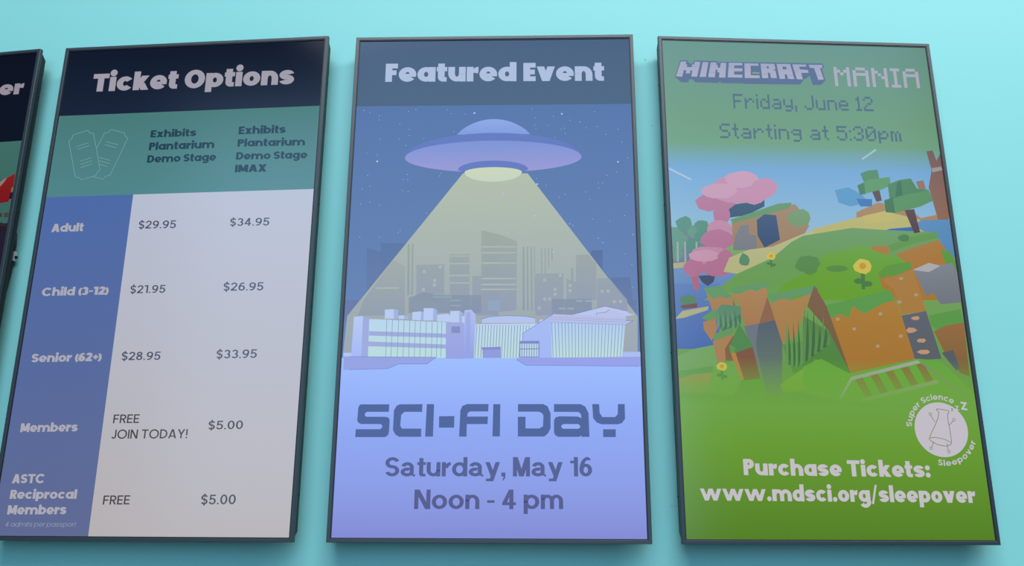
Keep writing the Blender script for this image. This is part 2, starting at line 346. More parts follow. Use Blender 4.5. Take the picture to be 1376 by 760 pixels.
# ------------------------------------------------------------------ the displays
WD, HD = 0.700, HT / 1000; DEP = 0.028; BZ = 0.0098
def display(label, x, y, yaw):
    n = Vector((math.sin(yaw), -math.cos(yaw), 0))
    t = bpy.data.objects.new('wall_display', None); C.objects.link(t); t.empty_display_size = 0.2
    t.location = (x * U, y * U, EYE + 0.8113 * U - HD / 2); t.rotation_euler = (0, 0, yaw)
    t['label'] = label; t['category'] = 'screen'; t['group'] = 'row of wall displays'
    x0, x1, z0, z1 = -WD / 2, WD / 2, 0, HD
    # front frame: four mitred bars with a recessed lip
    bm = bmesh.new()
    def ring(i, yy): return [(x0 + i, yy, z0 + i), (x1 - i, yy, z0 + i), (x1 - i, yy, z1 - i), (x0 + i, yy, z1 - i)]
    prof = [(0.0, 0.010), (0.0, 0.0008), (0.0008, 0.0), (BZ - 0.0022, 0.0), (BZ - 0.0016, 0.0004), (BZ - 0.0016, 0.010)]
    loft(bm, [ring(a, b) for a, b in prof] + [ring(0.0, 0.010)], cap0=False, cap1=False)
    fr = obj('bezel', bm, M_bezel, t)
    bm = bmesh.new()
    prof = [(BZ - 0.0016, 0.0012), (BZ + 0.0004, 0.0012), (BZ + 0.0004, 0.0080), (BZ - 0.0016, 0.0080), (BZ - 0.0016, 0.0012)]
    loft(bm, [ring(a, b) for a, b in prof], cap0=False, cap1=False)
    obj('inner_lip', bm, M_lip, t)
    bm = bmesh.new(); add_box(bm, x0 + BZ - 0.0005, x1 - BZ + 0.0005, 0.0034, 0.0090, z0 + BZ - 0.0005, z1 - BZ + 0.0005)
    sc = obj('screen', bm, M_lip, t)
    # rear shell with cut corners
    bm = bmesh.new()
    def oct_(i, c, yy):
        a0, a1, b0, b1 = x0 + i, x1 - i, z0 + i, z1 - i
        return [(a0 + c, yy, b0), (a1 - c, yy, b0), (a1 - c * .35, yy, b0 + c * .35), (a1, yy, b0 + c), (a1, yy, b1 - c), (a1 - c * .35, yy, b1 - c * .35), (a1 - c, yy, b1), (a0 + c, yy, b1), (a0 + c * .35, yy, b1 - c * .35), (a0, yy, b1 - c), (a0, yy, b0 + c), (a0 + c * .35, yy, b0 + c * .35)]
    loft(bm, [oct_(0.0015, 0.006, 0.0095), oct_(0.0006, 0.016, 0.0165), oct_(0.0006, 0.022, DEP - 0.003), oct_(0.004, 0.022, DEP)])
    sh = obj('rear_shell', bm, M_shell, t)
    for zz in (0.10, 0.42, 0.78, 1.10):
        for xx in (x0, x1):
            bm = bmesh.new(); r = bmesh.ops.create_cone(bm, cap_ends=True, segments=10, radius1=0.0022, radius2=0.0018, depth=0.0016)
            bmesh.ops.rotate(bm, verts=r['verts'], matrix=Matrix.Rotation(PI / 2, 3, 'Y')); bmesh.ops.translate(bm, verts=r['verts'], vec=(xx, 0.020, zz))
            obj('side_screw', bm, M_lip, sh)
    # bracket that carries the display off the wall
    bm = bmesh.new()
    for xx in (-0.16, 0.16): add_box(bm, xx - 0.02, xx + 0.02, DEP, DEP + 0.009, 0.38, 0.86, 0.001)
    for zz in (0.48, 0.74): add_box(bm, -0.25, 0.25, DEP + 0.008, 0.0512, zz - 0.02, zz + 0.02, 0.001)
    obj('wall_bracket', bm, M_mount, t)
    return t, sc
POS = [(-2.25278, 2.90723, -0.160), (-1.16563, 2.77764, -0.09134), (-0.06915, 2.72810, -0.02877), (1.02283, 2.74614, 0.04506)]
FULL = [(BZ * 1000, BZ * 1000), (700 - BZ * 1000, BZ * 1000), (700 - BZ * 1000, HT - BZ * 1000), (BZ * 1000, HT - BZ * 1000)]
L0, R0, T0, B0 = FULL[0][0], FULL[1][0], FULL[0][1], FULL[2][1]
def band(y0, y1, x0=None, x1=None): return [(L0 if x0 is None else x0, y0), (R0 if x1 is None else x1, y0), (R0 if x1 is None else x1, y1), (L0 if x0 is None else x0, y1)]
def clip(pts):                                                     # keep a picture piece inside the lit area
    for ax, lim, sg in ((0, L0, 1), (0, R0, -1), (1, T0, 1), (1, B0, -1)):
        out = []
        for i, p in enumerate(pts):
            q = pts[i - 1]; a = (q[ax] - lim) * sg; b = (p[ax] - lim) * sg
            if a * b < 0:
                k = a / (a - b); out.append((q[0] + (p[0] - q[0]) * k, q[1] + (p[1] - q[1]) * k))
            if b >= 0: out.append(p)
        pts = out
        if not pts: return []
    return pts
V0 = (0.012, 0.016, 0.020); V1 = (0.032, 0.042, 0.055); V2 = (0.080, 0.118, 0.165); V3 = (0.045, 0.065, 0.085)

# ---- display cut by the left edge of the photo
t0, sc0 = display('wall display cut off by the left edge of the photo, heading ends in er', *POS[0])
S = Sheet(sc0, 0.0034, V0)
S.v = (0, 0, 0); S.poly(band(T0, 259.0), (1, 4, 26), (2, 10, 30)); S.v = V0; S.poly(band(259.0, 560), (68, 112, 106), (58, 100, 96))
S.poly(band(480, B0), (44, 42, 58), (30, 34, 52))
S.flush('colour_bands')
BLACK.text(S, 'er', (597.2,125.6,667.2,126.3,38.6), (152, 144, 156)); S.flush('heading_lettering')
S.poly(clip([(u, v) for u, v in [(596.2,446.2),(627.1,393.3),(642.7,374.6),(653.3,365.4),(665.0,358.2),(676.3,353.0),(685.8,349.0),(686.7,357.6),(686.4,373.3),(687.8,386.5),(682.4,397.9),(682.7,407.0),(680.3,423.7),(660.4,425.8),(593.4,431.8)]]), (132, 44, 48), (118, 34, 44))
S.poly(clip([(626.8,392.0),(647.3,369.6),(656.7,361.7),(665.5,357.6),(659.5,369.1),(651.7,379.1),(629.1,403.9)]), (150, 118, 116))
S.poly(clip([(682.3,386.2),(687.3,383.9),(690.4,395.8),(683.1,397.9)]), (120, 112, 84))
S.poly(clip([(680.6,399.1),(689.2,398.3),(690.3,415.2),(681.2,417.3)]), (54, 30, 60))
S.poly(clip([(626.8,449.8),(667.5,452.1),(670.3,463.0),(628.9,460.8)]), (74, 62, 60)); S.poly(clip([(673.6,451.5),(687.7,453.2),(686.6,465.7),(675.0,463.8)]), (78, 70, 70))
S.poly(clip([(631.2,472.6),(673.9,478.4),(688.3,485.4),(683.1,487.8),(632.9,481.6)]), (58, 48, 54))
S.flush('red_picture')

# ---- Ticket Options
t1, sc1 = display('wall display headed Ticket Options with the admission price table', *POS[1])
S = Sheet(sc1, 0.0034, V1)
cb = [(235.2,414.7),(236.7,1218.2)][0][0]
h1 = [(10.9,193.2),(702.4,195.5)][0][1]; h2 = [(15.9,413.7),(692.9,415.7)][0][1]
S.v = (0, 0, 0); S.poly(band(T0, h1), (6, 16, 38), (18, 30, 54)); S.v = V1; S.poly(band(h1, h2), (86, 132, 134), (92, 142, 150))
S.poly(band(h2, B0, None, cb), (90, 118, 176), (106, 118, 158)); S.poly(band(h2, B0, cb, None), (186, 194, 214), (186, 182, 186))  # top-to-bottom gradients put reflected veil and viewing-angle falloff into the emission
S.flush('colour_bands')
WH = (176, 176, 188); DK = (58, 82, 100)
BLACK.text(S, 'Ticket Options', (86.9,128.3,618.2,130.5,50.2), (166, 164, 178)); S.flush('heading_lettering')
TK = (128, 168, 170); o = [(55.1,247.6),(92.2,235.9),(93.8,237.8),(98.6,244.0),(108.5,244.6),(115.1,265.5),(123.7,289.8),(137.7,337.9),(140.6,344.5),(134.4,350.9),(131.1,359.9),(123.3,362.2),(95.2,370.4),(89.2,364.5),(80.0,362.6),(77.0,359.4),(62.5,314.1),(46.2,264.2),(52.7,257.8)]
S.line(o, 1.4, TK, True)
S.line([(123.6,285.0),(138.1,245.5),(147.7,244.0),(154.3,236.2),(190.5,247.0),(193.4,255.2),(201.1,262.9),(192.3,289.7),(168.7,359.9),(156.5,363.4),(151.2,370.5),(124.7,363.1)], 1.4, TK)
for seg in ([(67.7,279.8),(98.6,270.8)], [(72.7,287.4),(103.0,278.4)], [(84.0,320.2),(112.9,311.2)], [(86.5,328.7),(115.2,320.0)], [(87.8,337.7),(116.9,328.2)],
            [(146.5,269.4),(178.6,279.1)], [(143.3,277.3),(174.6,286.9)], [(133.9,311.4),(163.4,320.9)], [(135.3,320.7),(163.0,329.3)], [(137.6,330.0),(157.9,337.0)]):
    S.line(seg, 1.4, TK)
S.flush('ticket_drawing')
for tx, b in (('Exhibits', (260.1,262.5,378.8,263.0,19.6)), ('Plantarium', (260.2,297.0,428.7,296.8,20.6)), ('Demo Stage', (259.7,330.5,436.7,331.0,20.0)),
              ('Exhibits', (487.5,262.4,607.7,263.5,20.7)), ('Plantarium', (487.9,295.7,658.9,298.6,19.8)), ('Demo Stage', (487.5,330.3,667.2,333.2,19.6)), ('IMAX', (487.8,363.9,567.3,364.6,19.7))):
    HEAVY.text(S, tx, b, DK)
S.flush('column_lettering')
for tx, b in (('Adult', (37.2,505.8,119.4,505.4,21.0)), ('Child (3-12)', (38.2,667.1,205.9,666.6,20.1)), ('Senior (62+)', (38.5,827.5,210.8,826.4,20.0)),
              ('Members', (38.4,989.3,176.1,988.2,20.0)), ('ASTC', (37.7,1103.4,115.1,1102.9,20.0)), ('Reciprocal', (38.5,1137.4,196.0,1136.9,19.5)), ('Members', (38.3,1171.3,176.7,1170.2,19.9))):
    HEAVY.text(S, tx, b, WH)
LIGHT.text(S, '4 admits per passport', (38.2,1197.2,202.9,1196.6,10.2), (158, 166, 190), slant=.12)
S.flush('row_lettering')
PR = (88, 96, 116); PR2 = (84, 84, 90)
for tx, b in (('$29.95', (259.5,503.0,353.7,504.0,20.0)), ('$21.95', (259.3,664.9,346.0,665.1,19.3)), ('$34.95', (488.5,502.5,585.8,503.6,19.6)), ('$26.95', (488.2,663.4,584.8,664.1,19.8)),
              ('$28.95', (259.2,825.4,353.2,825.6,19.4)), ('$33.95', (487.3,824.4,583.0,823.9,20.1))):
    MED.text(S, tx, b, PR)
for tx, b in (('FREE', (258.7,970.4,320.4,970.1,19.7)), ('JOIN TODAY!', (259.1,1005.2,437.8,1004.8,20.3)), ('FREE', (259.3,1149.5,321.1,1148.8,19.6)),
              ('$5.00', (484.8,985.7,565.0,984.9,19.0)), ('$5.00', (484.8,1148.5,563.5,1147.8,20.6))):
    MED.text(S, tx, b, PR2)
S.flush('price_lettering')

# ---- Featured Event
t2, sc2 = display('wall display headed Featured Event with a flying saucer over a museum', *POS[2])
S = Sheet(sc2, 0.0034, V2)
g1 = [(7.1,191.4),(701.8,196.5)][0][1]; g2 = [(12.2,823.5),(684.8,827.6)][0][1]
S.v = (0, 0, 0); S.poly(band(T0, g1), (8, 36, 72), (14, 44, 74)); S.v = V2; S.poly(band(g1, g2 + 10), (92, 122, 172), (110, 136, 184))
S.poly(band(g2, g2 + 150), (160, 190, 255), (146, 170, 244)); S.poly(band(g2 + 150, B0), (146, 170, 244), (138, 148, 218))
S.flush('colour_bands')
BLACK.text(S, 'Featured Event', (78.7,124.5,625.7,127.5,50.6), (176, 192, 222)); S.flush('heading_lettering')
def quadmap(c, w, h):                                              # picture coordinates of a patch of artwork to screen millimetres
    def f(x, y):
        a, b = x / w, y / h
        return tuple((1 - a) * (1 - b) * c[0][i] + a * (1 - b) * c[1][i] + a * b * c[2][i] + (1 - a) * b * c[3][i] for i in (0, 1))
    return f
ML = quadmap([(-6.6,500.0),(366.0,502.1),(368.0,737.2),(7.1,736.4)], 1228, 760); MR = quadmap([(330.8,501.9),(717.3,504.1),(708.3,738.1),(333.8,737.2)], 1286, 760)
MA = quadmap([(21.4,683.2),(367.6,684.3),(369.0,857.9),(31.1,857.7)], 1376, 688); MB2 = quadmap([(298.6,684.1),(710.3,685.4),(703.7,858.0),(301.7,857.8)], 1376, 573)
def stripe(M, a, b, y, h=11): return [M(a, y - h / 2), M(b, y - h / 2), M(b, y + h / 2), M(a, y + h / 2)]
# night sky: far towers, beam, stars
def rects(L, c0, c1=None, a=1.0): S.many([clip(q) for q in L if clip(q)], c0, c1, a)
TW = (104, 124, 158)
rects([[(54.3,559.2),(100.3,575.2),(103.9,724.5),(61.1,724.4)], [(87.0,548.3),(165.5,548.7),(170.3,724.7),(95.1,724.5)]], (96, 122, 168), (112, 130, 170))
rects([[(583.8,569.7),(610.6,568.2),(609.1,689.8),(581.3,689.7)], [(595.7,636.4),(672.3,635.1),(680.6,735.1),(593.5,734.9)], [(548.0,580.4),(594.0,579.1),(592.4,719.9),(545.7,719.8)]], (92, 116, 162), (112, 130, 172))
rects([[(10.3,687.9),(367.6,688.9),(368.0,737.2),(13.0,736.4)], [(333.3,701.1),(685.1,690.0),(683.4,738.1),(333.8,737.2)]], (108, 126, 168))
S.poly(clip([(278.7,372.3),(434.9,373.5),(686.6,727.5),(683.2,824.2),(12.2,823.5),(16.9,725.9)]), (184, 196, 174), (172, 182, 186), a=.94, a1=.74)
IN0, IN1 = (166, 180, 168), (146, 160, 180)
rects([[(119.0,590.9),(146.6,605.1),(150.5,724.6),(41.9,724.4),(54.7,684.9)]], (164, 174, 172), IN1, .8)
rects([[(173.4,602.7),(239.2,601.8),(241.4,688.6),(176.4,688.4)], [(251.1,573.7),(297.8,573.9),(301.0,719.0),(254.5,718.9)], [(324.6,517.8),(366.3,529.2),(367.9,725.2),(327.5,725.1)], [(305.4,630.6),(329.1,630.6),(330.4,725.1),(306.9,725.0)],
       [(331.0,518.5),(370.2,529.2),(410.0,545.2),(408.3,713.4),(333.6,719.2)], [(452.6,625.6),(518.6,624.7),(516.5,725.7),(452.2,725.5)], [(524.9,637.6),(583.4,659.3),(582.0,725.8),(523.8,725.7)], [(548.0,580.4),(576.2,579.0),(595.0,604.0),(593.0,689.7),(546.2,689.6)],
       [(535.6,611.5),(541.5,611.5),(540.9,653.0),(535.0,653.0)], [(595.7,637.3),(623.7,636.5),(664.6,689.9),(663.7,720.1),(593.8,719.9)]], (160, 172, 162), (148, 158, 184), .9)
rects([[(158.4,682.2),(193.5,670.1),(258.9,676.4),(259.8,718.9),(159.7,718.6)], [(490.5,686.4),(582.9,686.7),(582.0,725.8),(490.2,725.6)], [(258.9,676.4),(326.8,676.6),(327.4,719.1),(259.8,718.9)]], (138, 154, 170), (136, 150, 178), .8)
rects([[(422.9,559.5),(427.4,559.5),(428.0,713.4),(423.0,713.4)], [(432.4,559.5),(435.7,559.5),(436.8,713.4),(433.2,713.4)], [(441.7,559.6),(444.7,559.6),(446.1,713.5),(442.6,713.5)], [(449.8,559.6),(451.9,559.6),(452.3,713.5),(450.8,713.5)],
       [(466.2,562.8),(468.6,562.8),(468.9,625.1),(466.5,625.1)], [(474.6,562.9),(477.0,562.9),(477.1,625.1),(474.8,625.1)], [(482.3,562.9),(484.7,562.9),(485.0,609.7),(482.6,609.7)], [(490.7,562.9),(493.1,563.0),(493.4,594.2),(491.0,594.2)],
       [(151.2,551.8),(156.0,551.8),(159.4,676.1),(154.6,676.1)], [(161.1,550.3),(165.0,550.3),(167.7,676.1),(164.1,676.1)]], (152, 168, 160), (142, 156, 176), .8)
SL = (176, 192, 182)
for X0, X1, ys, oo in ((842, 998, (238, 258, 318, 412, 470), 0), (1090, 1228, (185, 232, 314, 436, 482, 520), 0), (712, 862, (560, 580), 0), (848, 930, (606, 646), 0), (260, 445, (510,), 0)):
    for yy in ys:
        a, b = X0, X1
        S.many([stripe(ML, a, b, yy)], SL if yy < 550 else (150, 178, 184), a=.75)
for yy in (185, 232, 314, 436, 482, 520): S.many([stripe(MR, 0, 255, yy)], SL, a=.75)
for (a, b) in ((480, 448), (562, 520), (562, 558), (680, 490), (680, 530), (932, 535), (980, 535), (482, 595), (520, 595), (603, 412), (1028, 615), (1076, 615), (438, 665)): S.many([stripe(MR, a - 12, a + 12, b, 24)], (176, 192, 190), a=.7)
for (a, b) in ((755, 610), (825, 610), (617, 668), (685, 668)): S.many([stripe(MR, a - 26, a + 26, b, 12)], (168, 186, 190), a=.7)
for (a, b) in ((645, 382), (770, 345), (726, 452), (724, 487), (638, 522)): S.many([stripe(ML, a - 12, a + 12, b, 24)], (176, 194, 190), a=.7)
S.many([stripe(MR, 28, 130, 645, 80)], (148, 172, 196), a=.8)
S.flush('skyline_picture')
stars = [(a, b, 1.0) for a, b in [(28.9,202.5),(44.3,209.1),(68.5,217.8),(68.1,228.9),(120.4,240.0),(144.1,255.0),(72.9,281.6),(120.6,281.5),(144.7,271.3),(138.1,298.3),(42.0,318.2),(68.1,323.1),(47.3,375.8),(53.9,403.8),(35.8,411.3),(34.0,449.5),(55.9,445.1),(79.4,453.3),(134.3,387.7),(145.2,387.8),(143.8,374.5),(147.3,418.6),(133.0,416.0),(222.2,378.7),(225.3,371.6),(192.9,473.9),(127.4,523.4),(131.9,517.5),(83.1,533.9),(36.5,533.6),(140.4,206.8),(158.7,201.7),(236.8,202.5),(246.3,213.7),(281.6,215.1),(254.6,262.3),(180.6,278.9),(275.1,420.0),(313.8,426.3),(233.7,511.7),(248.0,484.7),(370.8,453.2),(399.1,409.8),(388.0,524.8)]]
stars += [(a, b, 1.0) for a, b in [(445.1,202.4),(453.2,227.4),(452.2,246.3),(455.0,257.4),(483.8,248.2),(498.4,223.6),(538.5,234.5),(563.3,239.0),(577.4,254.8),(605.1,252.0),(599.3,211.9),(625.5,273.0),(516.7,257.9),(525.3,255.9),(526.6,269.5),(501.7,280.2),(654.9,259.7),(663.4,294.1),(676.7,334.8),(649.3,371.3),(625.1,380.2),(614.4,399.8),(604.1,399.7),(604.2,413.3),(573.2,422.6),(583.6,442.1),(524.1,428.3),(510.0,435.7),(479.4,405.4),(457.0,387.5),(472.2,438.9),(534.7,502.1),(542.1,506.6),(601.3,539.5),(611.6,549.8),(589.0,491.6),(629.1,496.8),(665.0,482.7),(672.2,431.3),(683.3,529.8),(399.6,410.3),(370.3,453.2),(408.7,460.9),(473.3,491.9)]]
stars += [(a, b, 1.0) for a, b in [(534.2,503.7),(541.6,506.6),(600.9,539.6),(611.7,550.4),(663.2,578.2),(677.7,605.2),(677.9,659.3),(682.3,530.2),(387.1,525.5),(418.0,523.4),(497.7,543.8),(535.6,569.4),(471.4,594.4),(415.7,569.2),(340.1,601.3),(412.0,666.3)]]
stars += [(a, b, 2.6) for a, b in [(303.8,212.7),(68.9,339.6),(376.2,425.7)]] + [(a, b, 2.4) for a, b in [(519.1,217.0),(652.9,345.4),(457.8,401.7),(376.7,425.8),(451.0,482.4)]] + [(a, b, 2.3) for a, b in [(495.4,573.3)]]
S.many([[(a + r * math.cos(k * PI / 4), b + r * math.sin(k * PI / 4)) for k in range(8)] for a, b, r in stars], (176, 196, 232))
S.flush('stars')['kind'] = 'stuff'
def arcpts(p, q, sag, n=16):                                       # arc through two points bulging by sag (mm, up negative)
    (xa, ya), (xb, yb) = p, q
    return [(xa + (xb - xa) * k / n, ya + (yb - ya) * k / n - sag * (1 - (2 * k / n - 1) ** 2) ** .85) for k in range(n + 1)]
E = [(135.9,331.1),(565.6,331.8),(350.9,287.2),(350.7,266.3),(350.3,229.3),(261.4,270.5),(441.6,270.7),(266.3,362.9),(436.5,362.5),(351.4,339.6),(351.6,356.9),(282.2,371.2),(421.2,368.7),(352.0,394.8),(351.7,368.9)]
ex, ey = (E[0][0] + E[1][0]) / 2, (E[0][1] + E[1][1]) / 2; ea = (E[1][0] - E[0][0]) / 2; up_ = ey - E[2][1]
dn = [(351.8,370.6)][0][1] - ey
S.poly(arcpts(E[5], E[6], E[5][1] - E[4][1]), (144, 170, 230), (132, 158, 222))
rim = [(ex - ea, ey)] + [(ex + ea * math.cos(math.radians(k)), ey - (ey - E[3][1]) * math.sin(math.radians(k))) for k in range(170, 5, -8)] + [(ex + ea, ey)]
S.poly(rim, (106, 126, 194), (104, 124, 190))
S.poly([(ex + ea * math.cos(math.radians(k)), ey - (up_ if k <= 180 else dn) * math.sin(math.radians(k))) for k in range(0, 360, 8)], (126, 150, 214), (158, 156, 212))
rx, ry = (E[8][0] - E[7][0]) / 2, E[7][1] - E[9][1]
S.poly([((E[7][0] + E[8][0]) / 2 + rx * math.cos(math.radians(k)), E[7][1] - ry * (1 if k <= 180 else .45) * math.sin(math.radians(k))) for k in range(0, 360, 12)], (106, 126, 194))
cx_ = (E[11][0] + E[12][0]) / 2; lx = (E[12][0] - E[11][0]) / 2; ly = (E[11][1] + E[12][1]) / 2
S.poly([(cx_ + lx * math.cos(math.radians(k)), ly - ((ly - E[10][1]) if k <= 180 else (E[13][1] - ly)) * math.sin(math.radians(k))) for k in range(0, 360, 12)], (204, 216, 186), (198, 212, 194))
S.flush('saucer_picture')
# museum building
G = (188, 206, 238); PU = (150, 160, 218); PL = (186, 194, 232); LN = (118, 130, 184)
def q5(c0, *L, c1=None): S.many([clip(q) for q in L], c0, c1)
q5((160, 172, 226), [(649.6,810.3),(692.1,810.3),(691.5,824.6),(649.2,824.6)]); q5((172, 190, 238), [(651.1,810.9),(692.0,810.9),(691.6,822.2),(650.7,822.2)])
q5((178, 200, 244), [(13.7,812.1),(31.6,812.1),(32.1,820.9),(14.2,820.9)])
q5((190, 200, 236), [(538.0,723.6),(612.7,704.2),(664.4,716.0),(664.3,719.7),(680.4,724.6),(659.6,728.2),(659.3,735.8),(538.0,724.8)], c1=(178, 196, 236))
q5(PL, [(593.0,720.4),(622.9,712.2),(658.3,721.5),(660.0,734.3),(592.9,725.6)]); S.line([(592.9,725.6),(593.0,720.4),(612.4,718.9),(622.9,712.2)], 1.0, LN); S.line([(538.0,723.6),(612.7,704.2),(664.4,716.0)], 1.0, LN)
q5((178, 196, 236), [(329.5,743.3),(329.4,732.9),(347.2,728.0),(386.0,725.7),(427.8,727.0),(451.6,731.4),(452.2,743.0)]); q5(PL, [(344.4,742.7),(368.2,738.5),(398.0,737.3),(430.8,739.3),(445.7,743.0)]); q5((186, 204, 242), [(462.0,741.8),(462.9,735.1),(472.5,735.1),(472.4,741.8)])
S.line([(329.4,733.5),(347.2,728.0),(386.0,725.7),(427.8,727.0),(451.6,731.4)], 1.2, LN)
q5((190, 214, 236), [(314.1,746.3),(457.5,744.8),(457.2,824.3),(311.7,824.2)], c1=(190, 220, 218))
q5((190, 208, 238), [(314.0,745.7),(462.0,744.2),(454.6,748.5),(314.1,749.4)])
S.many([q for k in range(19) for q in polyline([MB2(62 + 22.5 * k, 212), MB2(46 + 22.8 * k, 458)], 1.3)], (120, 144, 178))
q5((146, 156, 220), [(331.5,799.6),(373.5,799.1),(373.7,824.3),(332.4,824.2)]); q5((134, 142, 206), [(327.9,800.2),(373.5,798.5),(373.5,804.5),(331.6,805.7)])
q5((168, 188, 240), [(423.1,767.8),(493.4,722.3),(489.5,824.4),(423.1,824.3)], c1=(164, 184, 244)); S.line([(423.1,785.3),(423.1,767.8),(493.4,722.3)], 1.0, LN)
q5((186, 190, 226), [(493.4,722.3),(660.1,730.7),(659.8,738.0),(676.4,738.6),(658.3,748.3),(487.9,741.8),(486.7,736.9)], c1=(180, 190, 228))
for yy in (150, 166): S.line([MB2(636, yy), MB2(1215, yy + 22)], 0.8, (150, 158, 206))
S.line([(487.9,741.8),(658.3,748.3),(676.4,738.6),(659.8,738.0)], 1.1, LN)
q5((178, 204, 242), [(487.9,741.8),(657.4,748.3),(649.0,822.2),(489.5,824.4)], c1=(192, 222, 216))
S.many([q for k in range(22) for q in polyline([MB2(640 + 26 * k, 188 + .9 * k), MB2(652 + 24.6 * k, 458 - .2 * k)], 1.3)], (128, 150, 190))
q5((132, 144, 200), [(415.4,785.3),(461.5,784.8),(461.3,823.2),(415.5,823.7)]); q5((188, 214, 228), [(417.8,791.4),(459.1,791.4),(459.0,821.4),(417.8,821.3)])
S.many([q for k in range(7) for q in polyline([MB2(410 + 19 * k, 332), MB2(410 + 19 * k, 456)], 1.3)] + polyline([(416.0,804.0),(461.4,803.4)], 1.6), (112, 126, 180))
q5((178, 190, 238), [(289.0,712.9),(303.9,711.2),(315.4,724.0),(312.0,825.2),(288.6,825.1)], c1=(148, 162, 230)); q5((162, 174, 228), [(292.8,717.6),(302.8,717.6),(303.9,825.2),(293.6,825.2)], c1=(150, 162, 228))
q5((186, 202, 244), [(33.0,727.7),(54.0,726.2),(54.9,820.9),(31.6,820.9)], c1=(166, 186, 244)); q5((160, 172, 222), [(54.0,726.2),(69.2,730.3),(69.7,820.9),(54.9,820.9)])
q5((186, 204, 240), [(104.0,710.6),(124.8,709.9),(125.7,732.5),(104.9,732.5)], [(136.7,724.9),(149.2,724.4),(149.5,733.1),(137.0,733.0)], [(168.4,716.7),(188.9,715.2),(188.4,736.2),(168.6,735.7)], [(194.2,707.5),(216.8,707.6),(216.6,736.8),(194.6,736.8)],
   [(225.5,723.8),(239.2,722.0),(249.1,721.0),(259.3,726.4),(259.6,741.0),(225.9,739.1)], [(256.0,714.4),(277.0,713.9),(277.5,741.5),(256.6,741.5)], [(283.2,726.5),(289.2,726.5),(289.5,742.6),(283.5,742.1)])
q5((164, 178, 226), [(124.8,709.9),(135.7,712.0),(136.0,732.5),(125.7,732.5)], [(149.2,724.4),(160.5,727.0),(160.1,733.9),(149.5,733.1)], [(188.9,715.2),(194.0,717.3),(194.1,736.3),(188.6,736.2)], [(216.8,707.6),(225.4,711.2),(224.6,736.6),(216.6,736.8)], [(277.0,713.9),(283.5,717.5),(283.0,742.1),(277.1,742.1)])
q5((186, 214, 236), [(68.9,732.9),(247.1,741.0),(248.7,824.1),(70.0,820.9)], c1=(186, 222, 220))
q5((160, 172, 220), [(69.8,761.7),(247.3,767.9),(247.6,777.5),(69.8,772.1)], [(69.5,785.8),(248.0,793.1),(248.2,802.6),(69.5,796.8)])
S.many([q for a, b in zip((342, 395, 452, 502, 555, 606, 655, 708, 762, 812, 852), (332, 380, 438, 492, 545, 597, 647, 700, 755, 800, 842)) for q in polyline([MA(a, 200 + (a - 340) * .04), MA(b, 546)], 1.1)], (128, 148, 186))
q5((162, 172, 224), [(246.7,742.0),(289.0,742.6),(288.7,826.1),(248.3,825.6)], c1=(152, 162, 226)); q5((134, 146, 192), [(259.8,750.7),(279.7,751.2),(279.6,766.9),(259.7,766.4)])
q5((152, 164, 226), [(14.2,820.4),(226.5,822.6),(205.3,838.0),(141.2,837.9),(115.8,848.8),(15.9,851.2)]); q5((152, 162, 232), [(411.4,824.3),(691.6,822.2),(690.8,844.1),(430.8,841.0),(412.0,830.3)])
S.line([(27.1,820.9),(226.5,822.6),(205.3,838.0),(141.2,837.9),(115.8,848.8),(28.8,850.8)], 1.0, (118, 128, 196)); S.line([(685.0,843.6),(430.8,841.0),(412.0,830.3),(411.4,824.3)], 1.0, (118, 128, 196))
S.flush('museum_picture')
# SCI-FI DAY
SC = (84, 104, 158); q = [(33.9,908.4),(34.2,908.4)]
SF = [[(59.5,929.7),(123.7,929.6),(123.5,946.4),(74.2,946.4),(70.0,949.4),(69.8,954.5),(73.6,957.4),(116.3,957.4),(123.3,959.4),(126.1,964.7),(125.8,990.8),(124.3,997.1),(118.3,1002.3),(50.6,1002.4),(51.1,985.0),(106.1,984.9),(109.8,981.3),(110.0,976.8),(106.7,973.6),(62.9,973.6),(56.3,970.9),(53.3,965.9),(54.1,938.4),(55.7,932.7)],
      [(147.5,929.6),(198.6,929.2),(198.2,946.4),(158.5,946.4),(151.4,953.3),(150.5,977.2),(154.2,983.5),(197.6,983.5),(197.7,1001.5),(148.7,1001.6),(139.8,996.4),(134.4,986.3),(134.9,943.0),(140.7,932.6)],
      [(208.3,929.1),(224.7,929.1),(224.2,1001.0),(206.8,1001.1)], [(236.7,956.2),(270.9,955.7),(270.8,981.3),(237.2,981.4)],
      [(298.7,928.9),(347.0,928.9),(346.3,945.3),(305.9,945.4),(300.9,948.6),(299.2,956.8),(345.9,956.7),(345.2,973.3),(299.0,973.4),(298.8,1000.9),(282.4,1001.0),(284.0,942.9),(288.4,933.2)],
      [(357.6,929.0),(373.3,929.0),(372.9,1000.4),(356.4,1000.4)], [(412.8,928.9),(469.3,928.9),(478.9,933.7),(485.5,949.3),(485.2,982.7),(479.6,993.4),(471.2,1000.5),(412.7,1000.6),(412.6,957.1),(429.7,957.0),(429.7,982.8),(460.6,982.8),(468.5,978.0),(469.6,954.1),(465.5,948.2),(458.3,945.8),(412.8,945.8)],
      [(493.4,928.9),(552.4,928.9),(563.1,934.4),(570.0,949.3),(570.9,1001.1),(553.5,1001.1),(553.1,997.8),(548.7,1001.1),(502.3,1001.2),(495.1,997.4),(492.8,991.0),(493.0,964.9),(496.7,958.4),(505.1,956.0),(545.9,956.5),(553.8,960.0),(553.2,951.7),(548.0,946.4),(493.2,946.2)],
      [(578.6,928.9),(594.0,928.9),(594.5,948.1),(600.5,957.6),(628.5,957.6),(634.6,951.6),(635.8,928.8),(650.7,928.8),(650.6,961.2),(643.6,970.7),(634.0,973.5),(598.2,973.6),(587.5,969.5),(579.9,960.0)], [(601.5,984.5),(629.4,984.5),(628.9,1001.5),(601.1,1001.5)]]
